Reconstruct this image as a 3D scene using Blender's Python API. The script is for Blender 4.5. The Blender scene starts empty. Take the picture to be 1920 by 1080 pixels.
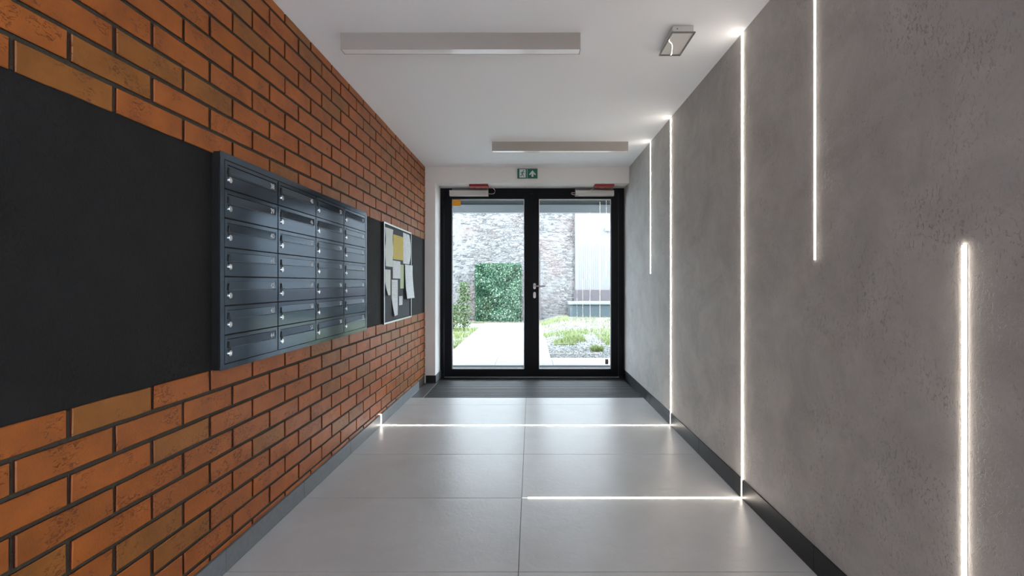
import bpy, bmesh, math, random
from mathutils import Vector, Matrix, noise

random.seed(7)
C = bpy.context.scene.collection

# ------------------------------------------------------------------ camera, light, exposure
F = 840.0                                  # focal length in pixels of a 1920 wide frame
EYE = 1.126
cam_data = bpy.data.cameras.new('camera')
cam = bpy.data.objects.new('camera', cam_data)
C.objects.link(cam)
cam.location = (0, 0, EYE)
cam.rotation_euler = (math.radians(90), 0, 0)
cam_data.sensor_width = 36
cam_data.lens = F / 1920 * 36
cam_data.shift_x = -36 / 1920
cam_data.shift_y = -9 / 1920
cam_data.clip_start = 0.05
bpy.context.scene.camera = cam

SKY_COLOR = (0.80, 0.885, 1.0)
SKY_STRENGTH = 16.5
LED_STRENGTH = 32.0
LED_COLOR = (1.0, 0.88, 0.75)
world = bpy.data.worlds.new('overcast_sky')
bpy.context.scene.world = world
world.use_nodes = True
bg = world.node_tree.nodes['Background']
bg.inputs[0].default_value = (*SKY_COLOR, 1)
bg.inputs[1].default_value = SKY_STRENGTH

vs = bpy.context.scene.view_settings
vs.view_transform = 'Standard'
vs.look = 'None'
vs.gamma = 1
vs.use_curve_mapping = False
vs.exposure = 0.0

# ------------------------------------------------------------------ room measures (metres)
XL, XR = -1.197, 1.108                     # brick face, right wall face
XM = -1.205                                # mortar / dark render behind the brick face
H = 2.44
YF = 5.06                                  # front wall face
YD = 5.345                                 # door frame face
YB = -3.0                                  # wall behind the camera
XJ = -1.084                                # left jamb
ZS = 2.2585                                # soffit over the door
PITCH = 0.602
JOINTS = [1.145 + PITCH * k for k in range(-7, 6)]
MAT_Y0 = 4.409


# ------------------------------------------------------------------ materials
def new_mat(name):
    m = bpy.data.materials.new(name)
    m.use_nodes = True
    return m, m.node_tree, m.node_tree.nodes['Principled BSDF']


def plain(name, color, rough=0.5, metal=0.0, bump=0.0, scale=40.0, vary=0.0, spec=0.5, coat=0.0):
    m, nt, p = new_mat(name)
    p.inputs['Base Color'].default_value = (*color, 1)
    p.inputs['Roughness'].default_value = rough
    p.inputs['Metallic'].default_value = metal
    p.inputs['Specular IOR Level'].default_value = spec
    p.inputs['Coat Weight'].default_value = coat
    geo = nt.nodes.new('ShaderNodeNewGeometry')
    if bump or vary:
        n = nt.nodes.new('ShaderNodeTexNoise')
        n.inputs['Scale'].default_value = scale
        n.inputs['Detail'].default_value = 5
        nt.links.new(geo.outputs['Position'], n.inputs['Vector'])
        if bump:
            b = nt.nodes.new('ShaderNodeBump')
            b.inputs['Strength'].default_value = 1.0
            b.inputs['Distance'].default_value = bump
            nt.links.new(n.outputs['Fac'], b.inputs['Height'])
            nt.links.new(b.outputs['Normal'], p.inputs['Normal'])
        if vary:
            r = nt.nodes.new('ShaderNodeMapRange')
            r.inputs['From Min'].default_value = 0.3
            r.inputs['From Max'].default_value = 0.7
            r.inputs['To Min'].default_value = 1 - vary
            r.inputs['To Max'].default_value = 1 + vary
            nt.links.new(n.outputs['Fac'], r.inputs['Value'])
            hs = nt.nodes.new('ShaderNodeHueSaturation')
            hs.inputs['Color'].default_value = (*color, 1)
            nt.links.new(r.outputs['Result'], hs.inputs['Value'])
            nt.links.new(hs.outputs['Color'], p.inputs['Base Color'])
    return m


def N(nt, kind, **kw):
    n = nt.nodes.new(kind)
    for k, v in kw.items():
        if k.startswith('_'):
            setattr(n, k[1:], v)
        else:
            n.inputs[k.replace('__', ' ')].default_value = v
    return n


def ramp(nt, src, stops):
    r = nt.nodes.new('ShaderNodeValToRGB')
    e = r.color_ramp.elements
    while len(e) < len(stops):
        e.new(0.5)
    for el, (pos, col) in zip(e, stops):
        el.position = pos
        el.color = (*col, 1)
    nt.links.new(src, r.inputs['Fac'])
    return r


def brick_material():
    m, nt, p = new_mat('clinker_brick')
    L = nt.links.new
    geo = N(nt, 'ShaderNodeNewGeometry')
    tone = N(nt, 'ShaderNodeAttribute', _attribute_name='tone')
    base = ramp(nt, tone.outputs['Fac'], [(0.0, (0.070, 0.016, 0.008)), (0.03, (0.070, 0.016, 0.008)), (0.05, (0.23, 0.086, 0.014)), (0.12, (0.26, 0.090, 0.013)),  # lowest stops carry the painted shade of the brick sides
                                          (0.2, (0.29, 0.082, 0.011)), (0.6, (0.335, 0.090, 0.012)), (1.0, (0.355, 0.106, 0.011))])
    n1 = N(nt, 'ShaderNodeTexNoise', Scale=9.0, Detail=6.0, Roughness=0.6)
    L(geo.outputs['Position'], n1.inputs['Vector'])
    r1 = N(nt, 'ShaderNodeMapRange')
    r1.inputs['From Min'].default_value = 0.3
    r1.inputs['From Max'].default_value = 0.7
    r1.inputs['To Min'].default_value = 0.78
    r1.inputs['To Max'].default_value = 1.2
    L(n1.outputs['Fac'], r1.inputs['Value'])
    hs = N(nt, 'ShaderNodeHueSaturation')
    L(r1.outputs['Result'], hs.inputs['Value'])
    L(base.outputs['Color'], hs.inputs['Color'])
    # torn creases: narrow dark-red marks along the brick, only here and there
    mp = N(nt, 'ShaderNodeMapping')
    mp.inputs['Scale'].default_value = (1, 46, 86)
    L(geo.outputs['Position'], mp.inputs['Vector'])
    n2 = N(nt, 'ShaderNodeTexNoise', Scale=1.6, Detail=3.0, Roughness=0.6, Distortion=1.3)
    L(mp.outputs['Vector'], n2.inputs['Vector'])
    c2 = ramp(nt, n2.outputs['Fac'], [(0.565, (0, 0, 0)), (0.61, (1, 1, 1)), (0.65, (1, 1, 1)), (0.70, (0, 0, 0))])
    n3 = N(nt, 'ShaderNodeTexNoise', Scale=13.0, Detail=2.0)
    L(geo.outputs['Position'], n3.inputs['Vector'])
    c3 = ramp(nt, n3.outputs['Fac'], [(0.50, (0, 0, 0)), (0.57, (1, 1, 1))])
    mul = N(nt, 'ShaderNodeMath', _operation='MULTIPLY')
    L(c2.outputs['Color'], mul.inputs[0])
    L(c3.outputs['Color'], mul.inputs[1])
    mx = N(nt, 'ShaderNodeMix', _data_type='RGBA')
    mul2 = N(nt, 'ShaderNodeMath', _operation='MULTIPLY')
    mul2.inputs[1].default_value = 0.62
    L(mul.outputs[0], mul2.inputs[0])
    L(mul2.outputs[0], mx.inputs['Factor'])
    L(hs.outputs['Color'], mx.inputs['A'])
    mx.inputs['B'].default_value = (0.13, 0.022, 0.008, 1)
    L(mx.outputs['Result'], p.inputs['Base Color'])
    n4 = N(nt, 'ShaderNodeTexNoise', Scale=170.0, Detail=4.0)
    L(geo.outputs['Position'], n4.inputs['Vector'])
    sub = N(nt, 'ShaderNodeMath', _operation='MULTIPLY_ADD')
    L(mul.outputs[0], sub.inputs[0])
    sub.inputs[1].default_value = -2.0
    L(n4.outputs['Fac'], sub.inputs[2])
    b = N(nt, 'ShaderNodeBump', Distance=0.0011)
    L(sub.outputs[0], b.inputs['Height'])
    L(b.outputs['Normal'], p.inputs['Normal'])
    p.inputs['Roughness'].default_value = 0.40
    p.inputs['Specular IOR Level'].default_value = 0.36
    return m


def plaster_material(name, c0, c1, pit, rough, bump):
    m, nt, p = new_mat(name)
    L = nt.links.new
    geo = N(nt, 'ShaderNodeNewGeometry')
    n1 = N(nt, 'ShaderNodeTexNoise', Scale=3.5, Detail=9.0, Roughness=0.72, Distortion=0.5)
    L(geo.outputs['Position'], n1.inputs['Vector'])
    base = ramp(nt, n1.outputs['Fac'], [(0.3, c0), (0.7, c1)])
    mp = N(nt, 'ShaderNodeMapping')
    mp.inputs['Scale'].default_value = (66, 80, 44)
    L(geo.outputs['Position'], mp.inputs['Vector'])
    n2 = N(nt, 'ShaderNodeTexNoise', Scale=1.5, Detail=5.0, Roughness=0.68, Distortion=0.8)
    L(mp.outputs['Vector'], n2.inputs['Vector'])
    c2 = ramp(nt, n2.outputs['Fac'], [(0.55, (0, 0, 0)), (0.65, (1, 1, 1))])
    n5 = N(nt, 'ShaderNodeTexNoise', Scale=4.5, Detail=2.0)
    L(geo.outputs['Position'], n5.inputs['Vector'])
    c5 = ramp(nt, n5.outputs['Fac'], [(0.38, (0.15, 0.15, 0.15)), (0.62, (1, 1, 1))])
    mul = N(nt, 'ShaderNodeMath', _operation='MULTIPLY')
    L(c2.outputs['Color'], mul.inputs[0])
    L(c5.outputs['Color'], mul.inputs[1])
    fac = N(nt, 'ShaderNodeMath', _operation='MULTIPLY')
    fac.inputs[1].default_value = 0.6
    L(mul.outputs[0], fac.inputs[0])
    mx = N(nt, 'ShaderNodeMix', _data_type='RGBA')
    L(fac.outputs[0], mx.inputs['Factor'])
    L(base.outputs['Color'], mx.inputs['A'])
    mx.inputs['B'].default_value = (*pit, 1)
    L(mx.outputs['Result'], p.inputs['Base Color'])
    n4 = N(nt, 'ShaderNodeTexNoise', Scale=120.0, Detail=5.0)
    L(geo.outputs['Position'], n4.inputs['Vector'])
    sub = N(nt, 'ShaderNodeMath', _operation='MULTIPLY_ADD')
    L(mul.outputs[0], sub.inputs[0])
    sub.inputs[1].default_value = -1.6
    L(n4.outputs['Fac'], sub.inputs[2])
    b = N(nt, 'ShaderNodeBump', Distance=bump)
    L(sub.outputs[0], b.inputs['Height'])
    L(b.outputs['Normal'], p.inputs['Normal'])
    p.inputs['Roughness'].default_value = rough
    p.inputs['Specular IOR Level'].default_value = 0.3
    return m


def tile_material():
    m, nt, p = new_mat('porcelain_tile')
    L = nt.links.new
    geo = N(nt, 'ShaderNodeNewGeometry')
    n1 = N(nt, 'ShaderNodeTexNoise', Scale=3.0, Detail=8.0, Roughness=0.6, Distortion=0.6)
    L(geo.outputs['Position'], n1.inputs['Vector'])
    base = ramp(nt, n1.outputs['Fac'], [(0.3, (0.455, 0.455, 0.455)), (0.7, (0.525, 0.525, 0.53))])
    L(base.outputs['Color'], p.inputs['Base Color'])
    r = N(nt, 'ShaderNodeMapRange')
    r.inputs['To Min'].default_value = 0.30
    r.inputs['To Max'].default_value = 0.42
    L(n1.outputs['Fac'], r.inputs['Value'])
    L(r.outputs['Result'], p.inputs['Roughness'])
    n2 = N(nt, 'ShaderNodeTexNoise', Scale=28.0, Detail=5.0, Roughness=0.55, Distortion=1.0)
    L(geo.outputs['Position'], n2.inputs['Vector'])
    b = N(nt, 'ShaderNodeBump', Distance=0.0012)
    L(n2.outputs['Fac'], b.inputs['Height'])
    L(b.outputs['Normal'], p.inputs['Normal'])
    return m


def glass_material(name, tint=(0.94, 0.97, 0.96), wave=0.0):
    m = bpy.data.materials.new(name)
    m.use_nodes = True
    nt = m.node_tree
    nt.nodes.clear()
    out = nt.nodes.new('ShaderNodeOutputMaterial')
    mix = nt.nodes.new('ShaderNodeMixShader')
    tr = nt.nodes.new('ShaderNodeBsdfTransparent')
    tr.inputs[0].default_value = (*tint, 1)
    gl = nt.nodes.new('ShaderNodeBsdfGlossy')
    gl.inputs['Roughness'].default_value = 0.0
    # Schlick reflectance, the same from both sides of the thin pane
    geo = nt.nodes.new('ShaderNodeNewGeometry')
    dot = nt.nodes.new('ShaderNodeVectorMath')
    dot.operation = 'DOT_PRODUCT'
    nt.links.new(geo.outputs['Normal'], dot.inputs[0])
    if wave:
        no = N(nt, 'ShaderNodeTexNoise', Scale=13.0, Detail=0.0)
        nt.links.new(geo.outputs['Position'], no.inputs['Vector'])
        bp = N(nt, 'ShaderNodeBump', Distance=wave)
        nt.links.new(no.outputs['Fac'], bp.inputs['Height'])
        nt.links.new(bp.outputs['Normal'], gl.inputs['Normal'])
    nt.links.new(geo.outputs['Incoming'], dot.inputs[1])
    prev = dot.outputs['Value']
    for op, val in (('ABSOLUTE', None), ('SUBTRACT', 1.0), ('POWER', 5.0), ('MULTIPLY_ADD', 0.96)):
        n = nt.nodes.new('ShaderNodeMath')
        n.operation = op
        if op == 'SUBTRACT':
            n.inputs[0].default_value = val
            nt.links.new(prev, n.inputs[1])
        else:
            nt.links.new(prev, n.inputs[0])
            if val is not None:
                n.inputs[1].default_value = val
        if op == 'MULTIPLY_ADD':
            n.inputs[2].default_value = 0.04
        prev = n.outputs[0]
    nt.links.new(prev, mix.inputs[0])
    nt.links.new(tr.outputs[0], mix.inputs[1])
    nt.links.new(gl.outputs[0], mix.inputs[2])
    nt.links.new(mix.outputs[0], out.inputs[0])
    return m


def tone_material(name, stops, rough=0.6, bump=0.0, scale=60, trans=0.0):
    m, nt, p = new_mat(name)
    t = N(nt, 'ShaderNodeAttribute', _attribute_name='tone')
    r = ramp(nt, t.outputs['Fac'], stops)
    nt.links.new(r.outputs['Color'], p.inputs['Base Color'])
    p.inputs['Roughness'].default_value = rough
    p.inputs['Specular IOR Level'].default_value = 0.08
    if bump:
        geo = N(nt, 'ShaderNodeNewGeometry')
        n = N(nt, 'ShaderNodeTexNoise', Scale=scale, Detail=4.0)
        nt.links.new(geo.outputs['Position'], n.inputs['Vector'])
        b = N(nt, 'ShaderNodeBump', Distance=bump)
        nt.links.new(n.outputs['Fac'], b.inputs['Height'])
        nt.links.new(b.outputs['Normal'], p.inputs['Normal'])
    return m


def emission_material():
    m, nt, p = new_mat('led_diffuser_lit')
    p.inputs['Base Color'].default_value = (0.9, 0.9, 0.9, 1)
    p.inputs['Emission Color'].default_value = (*LED_COLOR, 1)
    p.inputs['Emission Strength'].default_value = LED_STRENGTH
    return m


def paper_material(name, color, ink=0.35, lines=70.0):
    """Paper with rows of grey print too small to read."""
    m, nt, p = new_mat(name)
    L = nt.links.new
    geo = N(nt, 'ShaderNodeNewGeometry')
    sep = N(nt, 'ShaderNodeSeparateXYZ')
    L(geo.outputs['Position'], sep.inputs[0])
    a = N(nt, 'ShaderNodeMath', _operation='MULTIPLY')
    L(sep.outputs['Z'], a.inputs[0])
    a.inputs[1].default_value = lines
    fr = N(nt, 'ShaderNodeMath', _operation='FRACT')
    L(a.outputs[0], fr.inputs[0])
    lt = N(nt, 'ShaderNodeMath', _operation='LESS_THAN')
    L(fr.outputs[0], lt.inputs[0])
    lt.inputs[1].default_value = 0.35
    mp = N(nt, 'ShaderNodeMapping')
    mp.inputs['Scale'].default_value = (1, 60, 24)
    L(geo.outputs['Position'], mp.inputs['Vector'])
    n = N(nt, 'ShaderNodeTexNoise', Scale=1.0, Detail=2.0)
    L(mp.outputs['Vector'], n.inputs['Vector'])
    gt = N(nt, 'ShaderNodeMath', _operation='GREATER_THAN')
    L(n.outputs['Fac'], gt.inputs[0])
    gt.inputs[1].default_value = 0.5
    mu = N(nt, 'ShaderNodeMath', _operation='MULTIPLY')
    L(lt.outputs[0], mu.inputs[0])
    L(gt.outputs[0], mu.inputs[1])
    mk = N(nt, 'ShaderNodeMath', _operation='MULTIPLY')
    L(mu.outputs[0], mk.inputs[0])
    mk.inputs[1].default_value = ink
    mx = N(nt, 'ShaderNodeMix', _data_type='RGBA')
    L(mk.outputs[0], mx.inputs['Factor'])
    mx.inputs['A'].default_value = (*color, 1)
    mx.inputs['B'].default_value = (0.08, 0.08, 0.1, 1)
    L(mx.outputs['Result'], p.inputs['Base Color'])
    p.inputs['Roughness'].default_value = 0.7
    return m


def masonry_material():
    m, nt, p = new_mat('old_rubble_masonry')
    L = nt.links.new
    geo = N(nt, 'ShaderNodeNewGeometry')
    tone = N(nt, 'ShaderNodeAttribute', _attribute_name='tone')
    base = ramp(nt, tone.outputs['Fac'], [(0.0, (0.10, 0.097, 0.097)), (0.35, (0.145, 0.141, 0.141)),
                                          (0.7, (0.175, 0.171, 0.171)), (1.0, (0.205, 0.201, 0.203))])
    n1 = N(nt, 'ShaderNodeTexNoise', Scale=0.9, Detail=4.0)
    L(geo.outputs['Position'], n1.inputs['Vector'])
    red = ramp(nt, n1.outputs['Fac'], [(0.52, (0, 0, 0)), (0.66, (1, 1, 1))])
    mx = N(nt, 'ShaderNodeMix', _data_type='RGBA')
    f = N(nt, 'ShaderNodeMath', _operation='MULTIPLY')
    f.inputs[1].default_value = 0.45
    L(red.outputs['Color'], f.inputs[0])
    L(f.outputs[0], mx.inputs['Factor'])
    L(base.outputs['Color'], mx.inputs['A'])
    mx.inputs['B'].default_value = (0.165, 0.112, 0.10, 1)
    n2 = N(nt, 'ShaderNodeTexNoise', Scale=9.0, Detail=8.0, Roughness=0.75)
    L(geo.outputs['Position'], n2.inputs['Vector'])
    r2 = N(nt, 'ShaderNodeMapRange')
    r2.inputs['From Min'].default_value = 0.3
    r2.inputs['From Max'].default_value = 0.7
    r2.inputs['To Min'].default_value = 0.75
    r2.inputs['To Max'].default_value = 1.2
    L(n2.outputs['Fac'], r2.inputs['Value'])
    hs = N(nt, 'ShaderNodeHueSaturation')
    L(mx.outputs['Result'], hs.inputs['Color'])
    L(r2.outputs['Result'], hs.inputs['Value'])
    L(hs.outputs['Color'], p.inputs['Base Color'])
    b = N(nt, 'ShaderNodeBump', Distance=0.03)
    L(n2.outputs['Fac'], b.inputs['Height'])
    L(b.outputs['Normal'], p.inputs['Normal'])
    p.inputs['Roughness'].default_value = 0.95
    p.inputs['Specular IOR Level'].default_value = 0.05
    return m


M = {
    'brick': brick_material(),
    'mortar': plain('dark_mortar', (0.044, 0.037, 0.027), 0.95, bump=0.002, scale=200, vary=0.2),
    'render_dark': plaster_material('charcoal_render', (0.0066, 0.0068, 0.0072), (0.0115, 0.0118, 0.0125), (0.0035, 0.0035, 0.004), 0.78, 0.0012),
    'concrete': plaster_material('grey_venetian_plaster', (0.36, 0.352, 0.342), (0.52, 0.51, 0.495), (0.20, 0.195, 0.187), 0.55, 0.0005),
    'paint': plain('white_wall_paint', (0.76, 0.75, 0.74), 0.8, bump=0.0003, scale=150),
    'ceiling': plain('white_ceiling_paint', (0.90, 0.93, 0.97), 0.85, bump=0.0003, scale=120),
    'tile': tile_material(),
    'tile_dark': plain('dark_grey_tile', (0.10, 0.108, 0.12), 0.35, bump=0.0006, scale=60, vary=0.1),
    'skirt_left': plain('grey_skirting_tile', (0.155, 0.168, 0.182), 0.42, bump=0.0003, scale=60, vary=0.08),
    'skirt_right': plain('black_skirting_tile', (0.011, 0.0105, 0.0115), 0.42, bump=0.0003, scale=60, vary=0.1, spec=0.3),
    'grout': plain('dark_grout', (0.07, 0.068, 0.065), 0.9),
    'alu': plain('brushed_aluminium', (0.62, 0.63, 0.64), 0.32, 1.0),
    'steel': plain('satin_steel', (0.42, 0.41, 0.40), 0.36, 1.0),
    'steel_dark': plain('weathered_steel', (0.16, 0.16, 0.17), 0.5, 0.6),
    'frame': plain('black_door_profile', (0.004, 0.0055, 0.008), 0.4, spec=0.12),
    'gasket': plain('rubber_gasket', (0.012, 0.012, 0.013), 0.7),
    'mailbox': plain('glossy_dark_blue_steel', (0.105, 0.135, 0.170), 0.13, 0.8, bump=0.0003, scale=5, spec=0.8),
    'mail_gap': plain('black_gap', (0.004, 0.004, 0.005), 0.6),
    'black_plastic_and_shade': plain('black_plastic_and_shade', (0.008, 0.008, 0.009), 0.4),  # also the painted shade on the notice board's sides
    'chrome': plain('chrome', (0.8, 0.8, 0.8), 0.18, 1.0),
    'ink_white': plain('white_number_print', (0.75, 0.78, 0.8), 0.6),
    'lamp_body': plain('lamp_housing_cream', (0.42, 0.39, 0.36), 0.5),
    'lamp_diffuser': plain('lamp_diffuser_white', (0.93, 0.94, 0.96), 0.12, spec=0.7),
    'white_plastic': plain('white_plastic', (0.62, 0.62, 0.60), 0.4),
    'reflector': plain('white_reflector', (0.93, 0.93, 0.92), 0.5),
    'grey_plastic': plain('grey_plastic', (0.17, 0.17, 0.165), 0.45),
    'red': plain('red_plastic', (0.26, 0.006, 0.008), 0.4),
    'green': plain('exit_sign_green', (0.006, 0.13, 0.085), 0.4),
    'sign_white': plain('exit_sign_white', (0.62, 0.70, 0.68), 0.45),
    'sign_side': plain('exit_sign_side', (0.24, 0.27, 0.27), 0.5),
    'cable_red': plain('red_cable', (0.3, 0.02, 0.04), 0.4),
    'cable_white': plain('white_cable', (0.7, 0.66, 0.64), 0.4),
    'mat': plain('charcoal_mat_carpet', (0.028, 0.029, 0.031), 0.9, bump=0.003, scale=260, vary=0.45),
    'mat_rib': plain('mat_aluminium_rib', (0.12, 0.123, 0.127), 0.45, 0.8),
    'orange': plain('orange_sticker', (0.90, 0.38, 0.012), 0.6),
    'glass': glass_material('door_glass'),
    'clear': glass_material('clear_cover', (0.96, 0.96, 0.96), 0.0016),
    'led': emission_material(),
    'board': plain('dark_grey_felt', (0.062, 0.070, 0.080), 0.85, bump=0.0008, scale=300, vary=0.15),
    'board_frame': plain('silver_board_frame', (0.66, 0.68, 0.66), 0.35, 0.6),
    'paper_white': paper_material('white_printed_paper', (0.68, 0.72, 0.74)),
    'paper_cream': paper_material('cream_printed_paper', (0.62, 0.66, 0.60), 0.15),
    'paper_yellow': paper_material('yellow_printed_paper', (0.60, 0.47, 0.11), 0.25),
    'paper_green': paper_material('pale_green_paper', (0.46, 0.56, 0.33), 0.15),
    'paver': plain('pale_concrete_paving', (0.29, 0.29, 0.289), 0.85, bump=0.002, scale=60, vary=0.05, spec=0.06),
    'canopy': plain('dark_grey_canopy_panel', (0.024, 0.030, 0.036), 0.6, spec=0.06),
    'beam': plain('grey_canopy_beam', (0.30, 0.32, 0.34), 0.6, spec=0.06),
    'grate': plain('grey_entrance_grating', (0.035, 0.039, 0.042), 0.7, spec=0.1),
    'soil': plain('garden_soil', (0.15, 0.148, 0.125), 0.95, bump=0.02, scale=20, vary=0.35, spec=0.06),
    'gravel': tone_material('pale_gravel', [(0, (0.05, 0.05, 0.05)), (0.5, (0.24, 0.243, 0.24)), (1, (0.38, 0.383, 0.38))], 0.85),
    'grass': tone_material('fresh_grass', [(0, (0.11, 0.15, 0.05)), (0.5, (0.21, 0.26, 0.10)), (1, (0.32, 0.36, 0.18))], 0.6),
    'dry_grass': tone_material('dry_pale_grass', [(0, (0.14, 0.15, 0.085)), (1, (0.24, 0.235, 0.17))], 0.7),
    'ivy': tone_material('ivy_leaves', [(0, (0.005, 0.02, 0.011)), (0.4, (0.020, 0.056, 0.030)), (0.7, (0.06, 0.125, 0.07)), (1, (0.19, 0.25, 0.19))], 0.35),
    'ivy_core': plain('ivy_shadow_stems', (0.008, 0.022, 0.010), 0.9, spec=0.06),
    'sapling': tone_material('sapling_leaves', [(0, (0.03, 0.055, 0.02)), (1, (0.10, 0.14, 0.065))], 0.5),
    'bark': plain('bark', (0.10, 0.08, 0.06), 0.9, bump=0.004, scale=80, spec=0.06),
    'masonry': masonry_material(),
    'facade': plain('white_ribbed_facade', (0.168, 0.165, 0.163), 0.7, spec=0.06),
    'facade_plinth': plain('taupe_plinth', (0.085, 0.075, 0.080), 0.8, bump=0.004, scale=30, vary=0.1, spec=0.06),
    'ledge_top': plain('pale_stone_coping', (0.165, 0.175, 0.18), 0.7, spec=0.06),
    'ledge': plain('blue_grey_render', (0.058, 0.073, 0.080), 0.8, bump=0.004, scale=30, vary=0.1, spec=0.06),
}


# ------------------------------------------------------------------ mesh helpers
class MB:
    """Collects shapes and links them as one mesh object."""

    def __init__(self):
        self.v, self.f, self.t = [], [], []

    def face(self, pts, tone=0.5):
        i = len(self.v)
        self.v += [tuple(p) for p in pts]
        self.f.append(tuple(range(i, i + len(pts))))
        self.t.append(tone)

    def mesh_add(self, v, f, tone=0.5):
        i = len(self.v)
        self.v += [tuple(p) for p in v]
        self.f += [tuple(i + k for k in q) for q in f]
        self.t += [tone] * len(f)

    def box(self, x0, x1, y0, y1, z0, z1, tone=0.5, bev=0.0):
        if bev > 0:
            bm = bmesh.new()
            bmesh.ops.create_cube(bm, size=1)
            for v in bm.verts:
                v.co = Vector(((x0 + x1) / 2 + v.co.x * (x1 - x0), (y0 + y1) / 2 + v.co.y * (y1 - y0), (z0 + z1) / 2 + v.co.z * (z1 - z0)))
            bmesh.ops.bevel(bm, geom=bm.edges[:], offset=bev, segments=2, affect='EDGES', profile=0.5)
            self.mesh_add([v.co[:] for v in bm.verts], [[v.index for v in f.verts] for f in bm.faces], tone)
            bm.free()
            return self
        v = [(x0, y0, z0), (x1, y0, z0), (x1, y1, z0), (x0, y1, z0), (x0, y0, z1), (x1, y0, z1), (x1, y1, z1), (x0, y1, z1)]
        f = [(0, 3, 2, 1), (4, 5, 6, 7), (0, 1, 5, 4), (1, 2, 6, 5), (2, 3, 7, 6), (3, 0, 4, 7)]
        self.mesh_add(v, f, tone)
        return self

    def tube(self, pts, r, seg=10, tone=0.5, r1=None):
        pts = [Vector(p) for p in pts]
        n = len(pts)
        rings = []
        for i, p in enumerate(pts):
            d = (pts[min(i + 1, n - 1)] - pts[max(i - 1, 0)]).normalized()
            a = d.orthogonal().normalized() if i == 0 else (prev - d * prev.dot(d)).normalized()
            prev = a
            b = d.cross(a)
            rr = r if r1 is None else r + (r1 - r) * i / (n - 1)
            rings.append([p + (a * math.cos(2 * math.pi * k / seg) + b * math.sin(2 * math.pi * k / seg)) * rr for k in range(seg)])
        v = [q for ring in rings for q in ring]
        f = []
        for i in range(n - 1):
            for k in range(seg):
                k2 = (k + 1) % seg
                f.append((i * seg + k, i * seg + k2, (i + 1) * seg + k2, (i + 1) * seg + k))
        f.append(tuple(range(seg))[::-1])
        f.append(tuple((n - 1) * seg + k for k in range(seg)))
        self.mesh_add(v, f, tone)
        return self

    def prism(self, poly, axis, a, b, tone=0.5):
        """Extrude a 2-D polygon along an axis ('x','y','z') from a to b."""
        def P(u, w, t):
            return {'x': (t, u, w), 'y': (u, t, w), 'z': (u, w, t)}[axis]
        n = len(poly)
        v = [P(u, w, a) for u, w in poly] + [P(u, w, b) for u, w in poly]
        f = [tuple(range(n)), tuple(range(2 * n - 1, n - 1, -1))]
        for i in range(n):
            j = (i + 1) % n
            f.append((i, i + n, j + n, j))
        self.mesh_add(v, f, tone)
        return self

    def mesh(self, name, mat, smooth=False):
        me = bpy.data.meshes.new(name)
        me.from_pydata(self.v, [], self.f)
        bm = bmesh.new()
        bm.from_mesh(me)
        if len(bm.verts) < 60000:
            bmesh.ops.recalc_face_normals(bm, faces=bm.faces[:])
        bm.to_mesh(me)
        bm.free()
        at = me.attributes.new('tone', 'FLOAT', 'FACE')
        at.data.foreach_set('value', self.t)
        me.materials.append(mat)
        if smooth:
            me.polygons.foreach_set('use_smooth', [True] * len(me.polygons))
        me.update()
        return me

    def build(self, name, mat, parent=None, smooth=False, origin=(0, 0, 0), **tags):
        """origin: where the object's own origin sits, relative to the parent's frame."""
        if origin != (0, 0, 0):
            self.v = [(x - origin[0], y - origin[1], z - origin[2]) for x, y, z in self.v]
        o = bpy.data.objects.new(name, self.mesh(name, mat, smooth))
        C.objects.link(o)
        o.parent = parent
        o.location = origin
        tag(o, **tags)
        return o


def tag(o, label=None, category=None, group=None, kind=None):
    for k, v in (('label', label), ('category', category), ('group', group), ('kind', kind)):
        if v:
            o[k] = v
    return o


def thing(name, loc, label, category, group=None, kind=None):
    o = bpy.data.objects.new(name, None)
    o.empty_display_size = 0.05
    C.objects.link(o)
    o.location = loc
    return tag(o, label, category, group, kind)


def box(name, mat, x0, x1, y0, y1, z0, z1, parent=None, bev=0.0, **tags):
    m = MB().box(x0, x1, y0, y1, z0, z1, bev=bev)
    org = (0, 0, 0) if parent is not None else ((x0 + x1) / 2, (y0 + y1) / 2, z0)
    return m.build(name, mat, parent, origin=org, **tags)


# ------------------------------------------------------------------ room shell
box('ceiling', M['ceiling'], XM - 0.3, XR + 0.3, YB - 0.1, 5.5, H, H + 0.25,
    label='flat white ceiling of the entrance hall', kind='structure')
floor = box('floor', M['grout'], XM - 0.3, XR + 0.3, YB - 0.1, 5.5, -0.2, -0.0035,
            label='floor of large pale grey porcelain tiles', kind='structure')
fo = Vector(floor.location)


def child_box(parent, name, mat, x0, x1, y0, y1, z0, z1, bev=0.0, **tags):
    """World-space box parented to an un-rotated parent."""
    p = parent.location
    return MB().box(x0 - p.x, x1 - p.x, y0 - p.y, y1 - p.y, z0 - p.z, z1 - p.z, bev=bev).build(name, mat, parent, **tags)


def lifted(mb, parent):
    p = parent.location
    mb.v = [(x - p.x, y - p.y, z - p.z) for x, y, z in mb.v]
    return mb


# floor tiles, each its own piece; wide joints leave room for the lit strips
XC = -0.05
for j, y0 in enumerate(JOINTS[:-1] + [JOINTS[-1] - PITCH + PITCH]):
    y1 = y0 + PITCH
    for col, (x0, x1) in enumerate(((-1.189, XC - 0.0013), (XC + 0.0013, 1.106))):
        def gap(y):
            if abs(y - 3.553) < 0.01:
                return 0.008
            if abs(y - 2.349) < 0.01 and col == 1:
                return 0.008
            return 0.0014
        a, b = y0 + gap(y0), y1 - gap(y1)
        b = min(b, MAT_Y0 - 0.003)
        if a >= MAT_Y0 - 0.01:
            continue
        child_box(floor, 'floor_tile', M['tile'], x0, x1, a, b, -0.0115, 0.0, bev=0.0007)
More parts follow.
